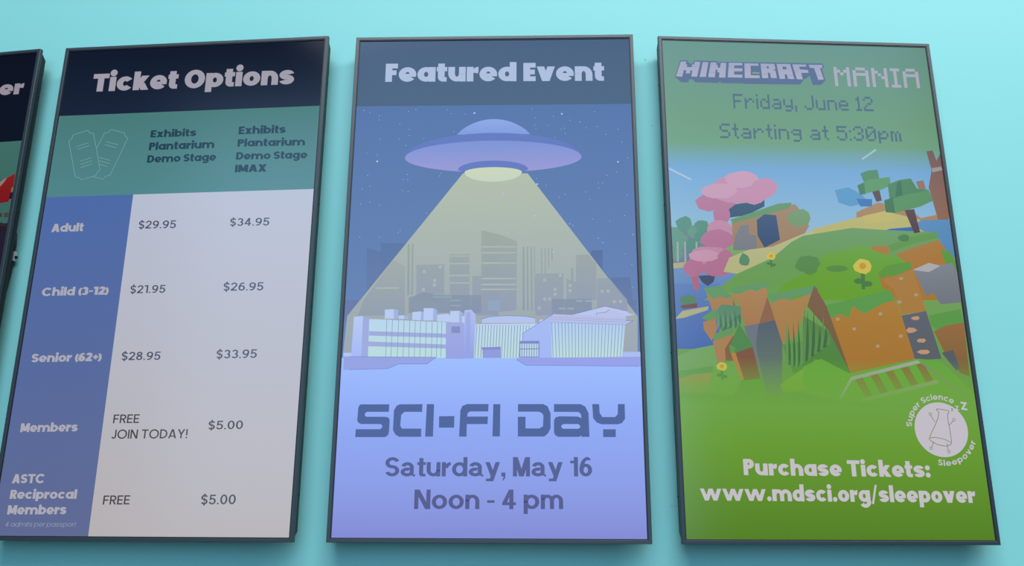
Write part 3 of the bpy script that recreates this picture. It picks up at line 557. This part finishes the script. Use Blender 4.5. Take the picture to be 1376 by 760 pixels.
for k, piece in enumerate(SF):
    S.many([piece], SC)
    if k == 7: S.many([[(513.3,973.2),(546.8,973.2),(550.8,976.7),(550.8,980.3),(546.7,983.4),(513.2,983.4),(509.2,980.3),(509.2,976.8)]], (150, 174, 246))
    if k != 8: S.flush('event_name_letter')
HELV.text(S, 'Saturday, May 16', (120.8,1087.6,575.3,1086.4,41.5), (90, 100, 148)); HELV.text(S, 'Noon - 4 pm', (187.4,1156.7,511.1,1155.5,41.1), (92, 98, 146))
S.flush('date_lettering')

# ---- the green display: block game sleepover notice over a plain blocky landscape
t3, sc3 = display('green wall display at the right with a sleepover notice over a blocky landscape', *POS[3])
S = Sheet(sc3, 0.0034, V3)
y1 = [(3.0,300.1),(694.8,290.6)][0][1]; y2 = [(1.3,339.3),(689.7,328.4)][0][1]; y3 = [(-3.0,890.4),(709.0,882.5)][0][1]
S.poly(band(T0, y1 - 70), (106, 148, 138), (112, 156, 124)); S.poly(band(y1 - 70, y1 - 10), (112, 156, 124), (114, 160, 128)); S.poly(band(y1 - 10, y2 + 18), (114, 160, 128), (120, 168, 210)); S.poly(band(y2 + 18, y2 + 190), (120, 168, 210), (150, 190, 214))
V3L = (0.020, 0.028, 0.034); S.v = V3L; S.poly(band(y2 + 190, B0), (122, 170, 108), (92, 134, 64))  # ground green darkens downwards: veil and viewing-angle falloff put into its colour
S.flush('colour_bands'); S.v = V3
def soft(c): return tuple(x * .80 + y * .20 for x, y in zip(c, (136, 158, 160)))
def pz(c0, *L, c1=None): S.many([clip(q) for q in L if clip(q)], soft(c0), soft(c1) if c1 else None)
C1 = quadmap([(-21.1,310.6),(383.7,300.4),(348.2,677.7),(-36.5,683.9)], 836, 760); C2 = quadmap([(346.6,301.3),(758.7,291.0),(704.3,671.9),(312.9,678.2)], 836, 760)
C3 = quadmap([(-33.6,612.1),(355.0,605.2),(322.2,953.7),(-47.8,957.2)], 836, 760); C4 = quadmap([(319.4,605.8),(769.2,597.8),(716.3,950.0),(288.3,954.1)], 950, 760)
def P_(M, s): return [M(*[float(k) for k in p.split(',')]) for p in s.split()]
def puff(M, cx, cy, rx, ry, n=11, j=.12, seed=1):
    g = random.Random(seed); return [M(cx + rx * math.cos(2 * PI * k / n) * (1 + g.uniform(-j, j)), cy + ry * math.sin(2 * PI * k / n) * (1 + g.uniform(-j, j))) for k in range(n)]
# far water, shore, woods
pz((118, 156, 206), P_(C1, '60,560 400,560 420,770 60,770'), c1=(108, 142, 204))
pz((104, 138, 204), P_(C3, '60,80 330,80 330,420 60,420'), c1=(84, 116, 190))
pz((186, 182, 140), P_(C1, '60,590 260,570 270,600 60,616')); pz((112, 134, 152), P_(C1, '60,440 290,400 300,570 60,590'))
for i, (x, y, r) in enumerate(((100, 440, 42), (150, 390, 44), (205, 430, 40), (240, 400, 36), (130, 480, 44), (190, 500, 40), (110, 540, 36), (235, 460, 40))):
    pz((92, 148, 134) if i % 2 else (106, 158, 140), puff(C1, x, y, r, r * .9, 9, .15, i))
for x in (112, 150, 208): pz((166, 178, 186), P_(C1, '%d,480 %d,480 %d,580 %d,580' % (x, x + 9, x + 11, x + 1)))
# blossom tree
BL0, BL1, BL2 = (206, 142, 176), (190, 120, 158), (214, 158, 188)
pz((60, 86, 116), P_(C1, '330,300 470,280 560,260 560,300 470,345 330,365')); pz((188, 112, 140), P_(C1, '185,650 222,650 225,718 200,722')); pz((78, 90, 122), P_(C1, '222,650 310,645 300,680 270,700 240,680'))
for i, (x, y, rx, ry, c_) in enumerate(((270, 280, 62, 44, BL1), (330, 260, 90, 62, BL1), (420, 210, 130, 78, BL0), (440, 160, 84, 46, BL2), (560, 205, 66, 52, BL0), (500, 240, 70, 48, BL0), (330, 220, 88, 40, BL2), (340, 340, 44, 56, BL1), (330, 420, 70, 48, BL0), (320, 470, 84, 52, BL1), (280, 560, 110, 58, BL0), (200, 610, 56, 44, BL1), (320, 610, 76, 44, BL1), (250, 550, 74, 30, BL2), (360, 560, 40, 40, BL1))):
    pz(c_, puff(C1, x, y, rx, ry, 13, .09, i + 20))
# rocky outcrop with grass cap
pz((168, 134, 104), P_(C1, '392,380 520,340 640,290 720,290 760,340 790,400 760,450 560,520 400,520')); pz((104, 152, 104), P_(C1, '384,368 500,330 630,285 700,280 690,306 560,345 400,384'))
pz((128, 130, 142), P_(C1, '410,450 440,395 480,395 480,440 520,450 520,520 400,524')); pz((66, 86, 124), P_(C1, '520,370 560,340 620,345 640,470 560,510 525,450')); pz((118, 158, 110), puff(C1, 740, 360, 60, 46, 10, .1, 3))
pz((196, 194, 142), P_(C1, '380,560 480,520 600,505 760,440 900,400 900,430 600,560 420,640 350,630'))
# right: far terraces, sand, trees
pz((176, 134, 92), P_(C2, '270,330 380,280 520,300 600,360 745,330 745,400 560,420 270,400')); pz((198, 188, 112), P_(C2, '40,420 260,360 440,330 640,380 640,440 300,450 60,450')); pz((206, 190, 104), P_(C2, '300,350 430,320 470,370 320,390'))
pz((120, 84, 80), P_(C2, '628,10 660,5 680,60 700,20 725,60 745,380 690,375 640,200 655,110'), c1=(150, 104, 84)); pz((164, 150, 150), P_(C2, '655,100 705,92 712,110 660,122')); pz((150, 112, 92), P_(C2, '575,170 612,164 626,210 590,214'))
pz((90, 154, 204), P_(C2, '160,215 230,200 300,240 330,280 240,300 180,280')); pz((66, 116, 184), P_(C2, '270,260 350,262 350,300 290,300'))
pz((92, 70, 74), P_(C2, '350,222 388,216 400,270 372,276')); pz((82, 138, 90), P_(C2, '290,128 330,112 378,108 388,160 310,178')); pz((94, 152, 96), P_(C2, '275,190 330,162 440,146 446,190 400,212 290,240')); pz((72, 124, 84), P_(C2, '275,190 310,178 316,236 288,240'))
pz((56, 106, 184), P_(C2, '340,450 440,415 560,405 560,440 480,470 380,472')); pz((92, 144, 198), P_(C2, '560,400 600,370 745,368 790,560 700,560 640,440'))
# the green hill
pz((112, 162, 104), P_(C1, '250,770 420,640 590,570 700,480') + P_(C2, '0,450 250,410 400,420 640,430 700,470 700,540 560,600 830,770') + P_(C1, '700,770'), c1=(116, 172, 100))
pz((104, 158, 88), P_(C2, '430,500 560,450 680,430 690,460 560,490 450,530')); pz((112, 172, 78), P_(C1, '600,770 660,690 760,640') + P_(C2, '120,540 300,500 550,580 540,610 380,640 460,740 300,770'))
pz((88, 66, 72), P_(C2, '516,320 566,314 596,432 566,438')); pz((76, 132, 84), P_(C2, '430,186 490,162 548,154 580,208 640,214 640,250 440,262')); pz((88, 146, 90), P_(C2, '455,262 520,240 640,216 662,270 600,300 468,334')); pz((66, 116, 78), P_(C2, '412,268 456,254 468,334 420,330')); pz((62, 110, 76), P_(C2, '478,176 498,166 506,242 470,250')); pz((78, 134, 82), puff(C2, 512, 462, 30, 20, 8, .2, 13))
pz((182, 128, 78), P_(C2, '345,505 430,500 440,545 400,540 350,520'), P_(C2, '470,545 560,510 690,470 760,560 800,640 840,770 460,770 400,700 380,640 560,610'))
pz((100, 160, 84), P_(C2, '380,640 420,600 545,580 555,610 500,640 470,660 430,650 400,665'), P_(C2, '700,520 750,530 790,600 830,770 800,770'))
pz((96, 146, 92), puff(C2, 20, 590, 60, 44, 9, .15, 15)); pz((94, 148, 88), puff(C2, 170, 615, 60, 16, 9, .1, 16)); pz((96, 146, 92), puff(C1, 790, 610, 44, 36, 9, .15, 17))
# shrubs, flowers
def flower(M, x, y, s):
    pz((84, 132, 92), P_(M, '%f,%f %f,%f %f,%f %f,%f' % (x - s * .25, y + s * .6, x + s * .25, y + s * .6, x + s * .3, y + s * 2.6, x - s * .1, y + s * 2.6)), puff(M, x - s * .4, y + s * 1.7, s * .7, s * .35, 7, .1, 3), puff(M, x + s * .6, y + s * 2.0, s * .6, s * .35, 7, .1, 4))
    pz((222, 204, 96), puff(M, x, y, s, s * .85, 10, .16, 5)); pz((212, 160, 84), puff(M, x, y, s * .42, s * .38, 7, .1, 6))
flower(C1, 594, 552, 22); flower(C2, 302, 602, 44); pz((96, 146, 116), puff(C1, 460, 572, 30, 34, 9, .3, 8))
# cliffs in front
S.v = (0.034, 0.048, 0.062)
pz((184, 140, 100), P_(C3, '255,110 300,100 410,140 400,200 440,290 340,330 300,240'), P_(C3, '405,135 572,95 575,160 530,300 460,300'), c1=(178, 126, 92))
pz((150, 108, 90), P_(C3, '400,160 440,290 400,240'), P_(C3, '575,150 615,270 530,300'), P_(C3, '820,90 836,110 836,260 790,170'))
pz((104, 160, 112), P_(C3, '250,104 330,92 400,150 370,160 330,148 300,166 262,128'), P_(C3, '388,104 585,64 576,112 552,100 520,122 480,108 440,134 402,134'), P_(C3, '572,140 830,88 810,130 760,150 730,140 690,170 650,160 600,186'))
pz((184, 138, 92), P_(C3, '588,186 650,160 700,170 800,134 720,360 650,392'), c1=(180, 130, 88))
pz((114, 122, 142), P_(C3, '455,304 530,290 520,420 570,640 545,560'), c1=(120, 136, 128)); pz((90, 102, 124), P_(C3, '530,292 614,272 652,392 650,660 570,650 515,400'), c1=(110, 134, 110))
pz((98, 146, 120), P_(C3, '300,240 340,190 440,200 440,290 340,330')); pz((82, 128, 104), P_(C3, '340,300 440,240 440,290 345,330'))
for k in range(9): pz((76, 124, 100) if k % 2 else (112, 158, 124), P_(C3, '%d,320 %d,%d %d,300' % (318 + 13 * k, 322 + 12 * k, 200 + (k * 37) % 50, 330 + 13 * k)))
pz((106, 158, 106), P_(C3, '240,260 310,210 318,262 280,282'), P_(C3, '285,350 400,310 400,350 310,385')); pz((180, 134, 96), P_(C3, '246,282 310,264 318,320 290,380 250,320'), P_(C3, '295,380 400,345 360,420 362,480 320,490')); pz((140, 102, 84), P_(C3, '400,350 420,480 362,480 358,420'))
pz((86, 142, 92), P_(C3, '385,400 430,290 500,400 490,440 420,440')); pz((134, 92, 80), P_(C3, '410,440 500,410 540,570 450,578')); pz((190, 136, 84), P_(C3, '385,430 412,440 456,576 430,578')); pz((100, 160, 92), P_(C3, '380,400 410,410 408,440 385,440'))
pz((186, 184, 142), P_(C3, '104,266 140,225 275,200 270,220 150,260')); pz((92, 136, 110), puff(C3, 170, 170, 48, 30, 8, .1, 31)); pz((120, 84, 88), P_(C3, '130,196 216,184 216,206 140,214'))
pz((122, 172, 106), P_(C3, '110,460 200,420 300,400 320,500 290,540 112,560')); pz((100, 160, 98), P_(C3, '112,535 300,505 290,545 240,552 200,545 120,575')); pz((172, 148, 96), P_(C3, '118,570 200,548 296,540 262,640 122,640'), c1=(140, 168, 92))
pz((112, 172, 96), P_(C3, '300,520 400,480 440,580 400,660 260,640'), c1=(124, 178, 84)); pz((100, 166, 74), P_(C3, '450,590 540,570 570,650 500,660'))
flower(C3, 342, 508, 26)
pz((92, 150, 92), P_(C3, '652,400 760,380 836,470 710,548'), c1=(84, 146, 74))
for k in range(13): pz((70, 116, 76) if k % 2 else (104, 156, 98), P_(C3, '%d,%d %d,%d %d,%d' % (672 + 12 * k, 520 - 5 * (k - 4 if k > 4 else 4 - k), 668 + 13 * k, 240 + (k * 53) % 120, 690 + 12 * k, 500 - 4 * k)))
pz((122, 186, 82), P_(C3, '640,600 836,470 836,620 660,640'), c1=(122, 178, 70))
S.v = V3L
pz((128, 92, 74), P_(C4, '55,90 130,220 240,548 130,330 20,200'), c1=(110, 92, 62)); pz((84, 132, 74), P_(C4, '0,250 130,330 240,548 60,470 0,510'), c1=(74, 134, 58))
for k in range(9): pz((60, 104, 66) if k % 2 else (92, 140, 76), P_(C4, '%d,%d %d,%d %d,%d' % (-6 + 15 * k, 500 - 12 * k, 6 + 16 * k, 170 + (k * 41) % 110 + 8 * k, 16 + 15 * k, 480 - 10 * k)))
pz((182, 126, 58), P_(C4, '120,205 300,180 465,150 500,250 570,470 240,545'), c1=(172, 112, 48)); pz((90, 156, 74), P_(C4, '115,195 440,112 468,170 420,180 370,205 310,240 250,200 230,262 190,240 140,262'))
pz((178, 122, 62), P_(C4, '400,60 560,8 625,225 500,245 460,110 420,80'))
for x, y in ((175, 267), (258, 318), (392, 240), (496, 355), (378, 406), (490, 178), (574, 140), (498, 54)): pz((176, 156, 130), puff(C4, x, y, 11, 9, 6, .1, x))
pz((92, 96, 112), P_(C4, '500,250 625,225 705,470 570,478'), c1=(86, 92, 100)); pz((206, 150, 112), puff(C4, 572, 262, 24, 12, 6, .2, 1), puff(C4, 550, 325, 26, 16, 6, .2, 2), puff(C4, 600, 378, 28, 12, 6, .2, 3), puff(C4, 616, 436, 34, 14, 6, .2, 4))
pz((128, 132, 142), P_(C4, '562,12 600,0 760,-30 790,30 806,180 700,190 660,130 625,150'), c1=(112, 116, 128)); pz((180, 176, 178), P_(C4, '555,8 640,-30 700,-14 640,20'))
pz((88, 154, 72), P_(C4, '640,250 800,215 820,290 730,300 680,325 650,300')); pz((156, 104, 62), P_(C4, '665,330 730,300 820,285 850,560 800,540 720,440'), c1=(124, 92, 58)); pz((84, 88, 100), P_(C4, '705,440 765,425 800,520 780,530'))
S.v = V3L
# meadow and a striped path under the cliff
pz((98, 170, 62), P_(C4, '0,510 90,470 235,545 580,470 700,480 870,640 880,700 300,690 180,680 0,640'), c1=(110, 172, 58))
for k in range(5): pz((136, 104, 60), P_(C4, '%d,%d %d,%d %d,%d %d,%d' % (262 + 78 * k, 572 - 18 * k, 300 + 78 * k, 564 - 18 * k, 352 + 78 * k, 654 - 18 * k, 316 + 78 * k, 664 - 18 * k)))
pz((172, 172, 166), P_(C4, '240,562 580,478 600,490 240,580'), P_(C4, '240,565 250,575 190,672 180,668')); pz((148, 168, 118), P_(C4, '290,670 680,575 694,592 290,690')); pz((130, 140, 108), P_(C4, '600,495 612,493 860,670 848,676'))
for a_, b_, c_ in ((C1(65, 98), C1(183, 160), 5), (C2(300, 52), C2(368, 2), 4)): S.many([clip(q) for q in polyline([a_, b_], c_)], (176, 194, 210), a=.8)
# the picture melts into the green ground
yb = C4(400, 560)[1]; S.poly(band(yb - 40, yb + 70), (114, 166, 84), (114, 166, 84), a=0.0, a1=1.0); S.poly(band(yb + 70, yb + 150), (114, 166, 84), (110, 160, 72)); S.poly(band(yb + 150, B0), (110, 160, 72), (92, 134, 62))  # fade into the ground green, whose downward darkening is painted veil falloff
ys = C2(300, 40)[1]

S.flush('landscape_picture')
# sleepover badge
BW = (196, 192, 202); GR = (122, 138, 110)
bc = [(601.3,979.3),(540.3,976.1),(662.8,983.6),(594.8,917.9),(604.8,1039.6)]
bx, by = (bc[1][0] + bc[2][0]) / 2, (bc[3][1] + bc[4][1]) / 2; br = ((bc[2][0] - bc[1][0]) + (bc[4][1] - bc[3][1])) / 4
S.ell(bx, by, br, br, BW, n=48)
S.line([(598.9,931.4),(596.1,934.3),(600.9,938.5),(598.0,951.4),(589.7,967.2),(576.6,988.5),(570.8,999.9),(577.2,1006.8),(590.9,1012.9),(608.0,1015.6),(618.7,1012.1),(621.3,1007.9),(621.5,981.1),(619.5,956.9),(620.7,944.1),(625.0,938.9),(623.6,936.0),(598.7,932.2)], 1.5, GR)
S.line([(573.1,997.6),(584.4,996.1),(604.4,999.6),(619.4,1007.1)], 1.4, GR)
for seg, c_ in (([(589.0,961.5),(581.4,947.9)], [(580.7,944.5)]), ([(620.1,969.7),(630.9,959.7)], [(633.7,956.5)]), ([(580.8,1005.4),(574.6,1017.5)], [(572.5,1020.3)]), ([(610.3,1009.4),(611.3,1024.0)], [(612.2,1027.6)])):
    S.line(seg, 1.4, GR); a, b = c_[0]; S.line([(a + 3.1 * math.cos(k * PI / 6), b + 3.1 * math.sin(k * PI / 6)) for k in range(12)], 1.2, GR, True)
def ang(p): return math.degrees(math.atan2(p[0] - bx, by - p[1]))
A_ = [ang(p) for p in [(531.4,972.8),(555.8,918.3),(565.3,917.3),(639.4,915.1),(584.3,1051.5),(675.3,1004.6)]]
BADGE.arc(S, 'Super', bx, by, br + 6, A_[0], A_[1], 13, BW); BADGE.arc(S, 'Science', bx, by, br + 6, A_[2], A_[3], 13, BW)
BADGE.arc(S, 'Sleepover', bx, by, br + 19, A_[4] % 360, A_[5], 13, BW, True)
def zed(p, h, col):
    (a, b) = p; k = h; tlt = .12
    S.many([[(a, b), (a + k, b + k * tlt), (a + k, b + k * (tlt + .28)), (a, b + k * .28)], [(a, b + k), (a + k, b + k * (1 + tlt)), (a + k, b + k * (1.28 + tlt)), (a, b + k * 1.28)], [(a + k * .62, b + k * .2), (a + k, b + k * .2), (a + k * .38, b + k * 1.15), (a, b + k * 1.15)]], col)
zp = [(630.0,930.2),(640.5,924.4),(654.2,915.6)]
zed(zp[0], 5, GR); zed(zp[1], 8, BW); zed(zp[2], 14, BW)
S.flush('badge')
PXC = (90, 118, 134)
n_top = S.n; S.n = 12; S.v = (0.050, 0.080, 0.105); pixel_text(S, 'MANIA', (444.2,125.8,662.1,125.3,53.7), (172, 172, 190))
pixel_text(S, 'Friday, June 12', (180.9,194.8,535.1,193.1,40.0), PXC)
pixel_text(S, 'Starting at 5:30pm', (142.2,276.1,596.6,274.2,39.5), PXC)
S.flush('date_lettering')
S.many([[(53.7,65.6),(71.0,65.0),(78.1,74.0),(85.6,73.8),(89.1,65.3),(147.3,64.8),(151.4,71.7),(154.7,66.3),(237.3,65.4),(232.2,125.4),(153.2,126.4),(150.7,119.1),(148.8,126.2),(88.8,125.9),(81.1,117.0),(74.3,118.1),(71.6,126.4),(53.6,126.9),(38.6,112.5)], [(215.5,65.6),(417.4,63.5),(420.7,72.6),(414.9,81.0),(420.3,110.8),(407.5,123.9),(386.7,124.5),(380.9,98.4),(370.9,107.8),(366.7,107.9),(354.5,124.5),(211.2,126.6)]], (94, 116, 148))
LG = (160, 166, 192); LG1 = (172, 174, 194)
S.many([[(55.0,68.9),(69.4,68.4),(67.4,76.8),(71.2,76.7),(69.6,84.2),(82.1,83.9),(83.3,76.3),(88.5,76.2),(91.2,67.8),(104.8,69.0),(94.2,110.0),(79.6,110.5),(83.1,93.0),(78.2,93.1),(76.7,101.5),(66.1,101.8),(67.8,93.4),(61.4,92.8),(56.7,111.2),(41.3,110.8)], [(110.8,68.8),(125.1,68.9),(116.3,110.2),(100.6,110.7)],
        [(131.2,69.0),(145.5,68.6),(145.1,76.1),(148.8,76.5),(147.9,83.5),(153.7,83.3),(156.8,69.1),(170.4,69.1),(165.8,110.4),(149.7,110.9),(151.3,96.7),(146.1,96.0),(146.9,90.2),(142.9,87.3),(138.8,110.4),(122.2,110.5)], [(177.3,68.4),(211.8,68.2),(211.3,75.2),(190.4,75.9),(189.9,83.6),(210.8,83.6),(209.7,92.0),(189.0,92.3),(188.4,101.4),(209.5,101.3),(208.5,109.6),(171.6,109.7)],
        [(216.9,68.8),(252.5,68.6),(252.0,75.0),(232.1,75.6),(231.0,102.0),(253.3,101.9),(252.7,109.5),(214.8,110.3)], [(258.0,68.5),(293.1,68.3),(295.3,81.9),(289.2,86.3),(294.9,87.4),(296.8,108.2),(281.7,108.3),(280.3,94.2),(274.6,93.4),(274.7,108.8),(259.3,109.3)], [(298.9,68.1),(333.8,67.4),(341.0,109.6),(325.3,109.5),(323.0,97.4),(317.3,96.7),(317.8,109.7),(303.8,110.1)],
        [(339.2,68.3),(374.5,67.6),(374.8,73.5),(356.4,74.6),(357.5,81.8),(378.1,83.0),(379.1,90.8),(359.9,91.8),(362.8,109.5),(347.6,109.9)], [(381.1,68.3),(416.2,67.2),(416.1,76.4),(409.5,76.6),(416.4,108.6),(402.1,110.1),(394.4,77.1),(383.7,76.8)]], LG, LG1)
S.many([[(273.0,75.3),(278.0,75.1),(278.5,81.5),(273.3,81.7)], [(313.2,75.3),(323.2,75.4),(324.0,83.0),(314.1,83.0)]], (94, 116, 148)); S.many([[(235.0,92.8),(253.5,92.8),(253.1,97.7),(234.7,97.7)]], (122, 164, 136))
S.many(polyline([(48.1,103.1),(60.1,102.0)], .7) + polyline([(82.9,83.0),(93.5,81.9),(94.6,76.0)], .7) + polyline([(128.7,97.4),(139.3,97.4)], .7) + polyline([(175.8,79.7),(182.7,78.8)], .7) + polyline([(262.7,97.4),(271.8,96.6)], .7)
       + polyline([(326.9,100.4),(339.3,99.7)], .7) + polyline([(399.1,97.9),(411.6,97.9)], .7) + polyline([(259.3,77.5),(270.6,80.8)], .7) + polyline([(340.6,85.1),(353.0,85.1)], .7), (128, 134, 164))
S.flush('game_title_lettering')
S.n = n_top; S.v = V3L; CHUNK.text(S, 'Purchase Tickets:', (144.6,1081.7,563.7,1083.9,34.9), (198, 194, 200)); CHUNK.text(S, 'www.mdsci.org/sleepover', (45.2,1136.0,658.8,1138.3,34.4), (198, 194, 200))
S.flush('ticket_address_lettering')

# ------------------------------------------------------------------ small things
# loose cable hanging behind the leftmost display
def in_display(t, p): return t.matrix_world @ Vector(p)
bpy.context.view_layer.update()
root = bpy.data.objects.new('power_cable', None); C.objects.link(root)
root.location = in_display(t0, (WD / 2 - 0.027, 0.0, 0.472)) ; root.rotation_euler = (0, 0, -0.160)
root['label'] = 'black cable with a pale tag looping out behind the leftmost display'; root['category'] = 'cable'
pts = [(-0.03, 0.045, 0.30), (-0.006, 0.046, 0.285), (0.0075, 0.046, 0.262), (0.011, 0.046, 0.235), (0.0115, 0.046, 0.20), (0.010, 0.046, 0.16), (0.0065, 0.046, 0.12), (-0.002, 0.046, 0.08), (-0.016, 0.046, 0.05), (-0.04, 0.045, 0.03)]
bm = bmesh.new(); tube(bm, pts, 0.0026); obj('cord', bm, M_cable, root, True)
bm = bmesh.new(); add_box(bm, 0.006, 0.0165, 0.041, 0.051, 0.190, 0.215, 0.001); tg = obj('cable_tag', bm, M_tag, root); tg['label'] = 'pale grey tag'
bm = bmesh.new(); add_box(bm, 0.0165, 0.023, 0.043, 0.048, 0.197, 0.203, 0.0008); obj('tag_end', bm, M_cable, tg)
# two paint nicks in the wall
def nick(px, z, w, h):
    a = math.atan2(px - CX, CY - 1.95); bm = bmesh.new()
    ring = []
    for yy, k in ((-0.001, 1.0), (0.0002, 0.9)):
        ring.append([(w / 2 * k * math.cos(2 * PI * i / 9) * (1 + .2 * math.sin(i * 2.1)), -yy - 0.0004, h / 2 * k * math.sin(2 * PI * i / 9)) for i in range(9)])
    loft(bm, ring); o = obj('wall_nick', bm, M_chip, wall); o.location = wall_pt(a, RAD, z); o.rotation_euler = (0, 0, a)
nick(0.341, 2.696, 0.004, 0.007); nick(0.362, 1.585, 0.022, 0.0012); nick(0.352, 2.510, 0.005, 0.0016)
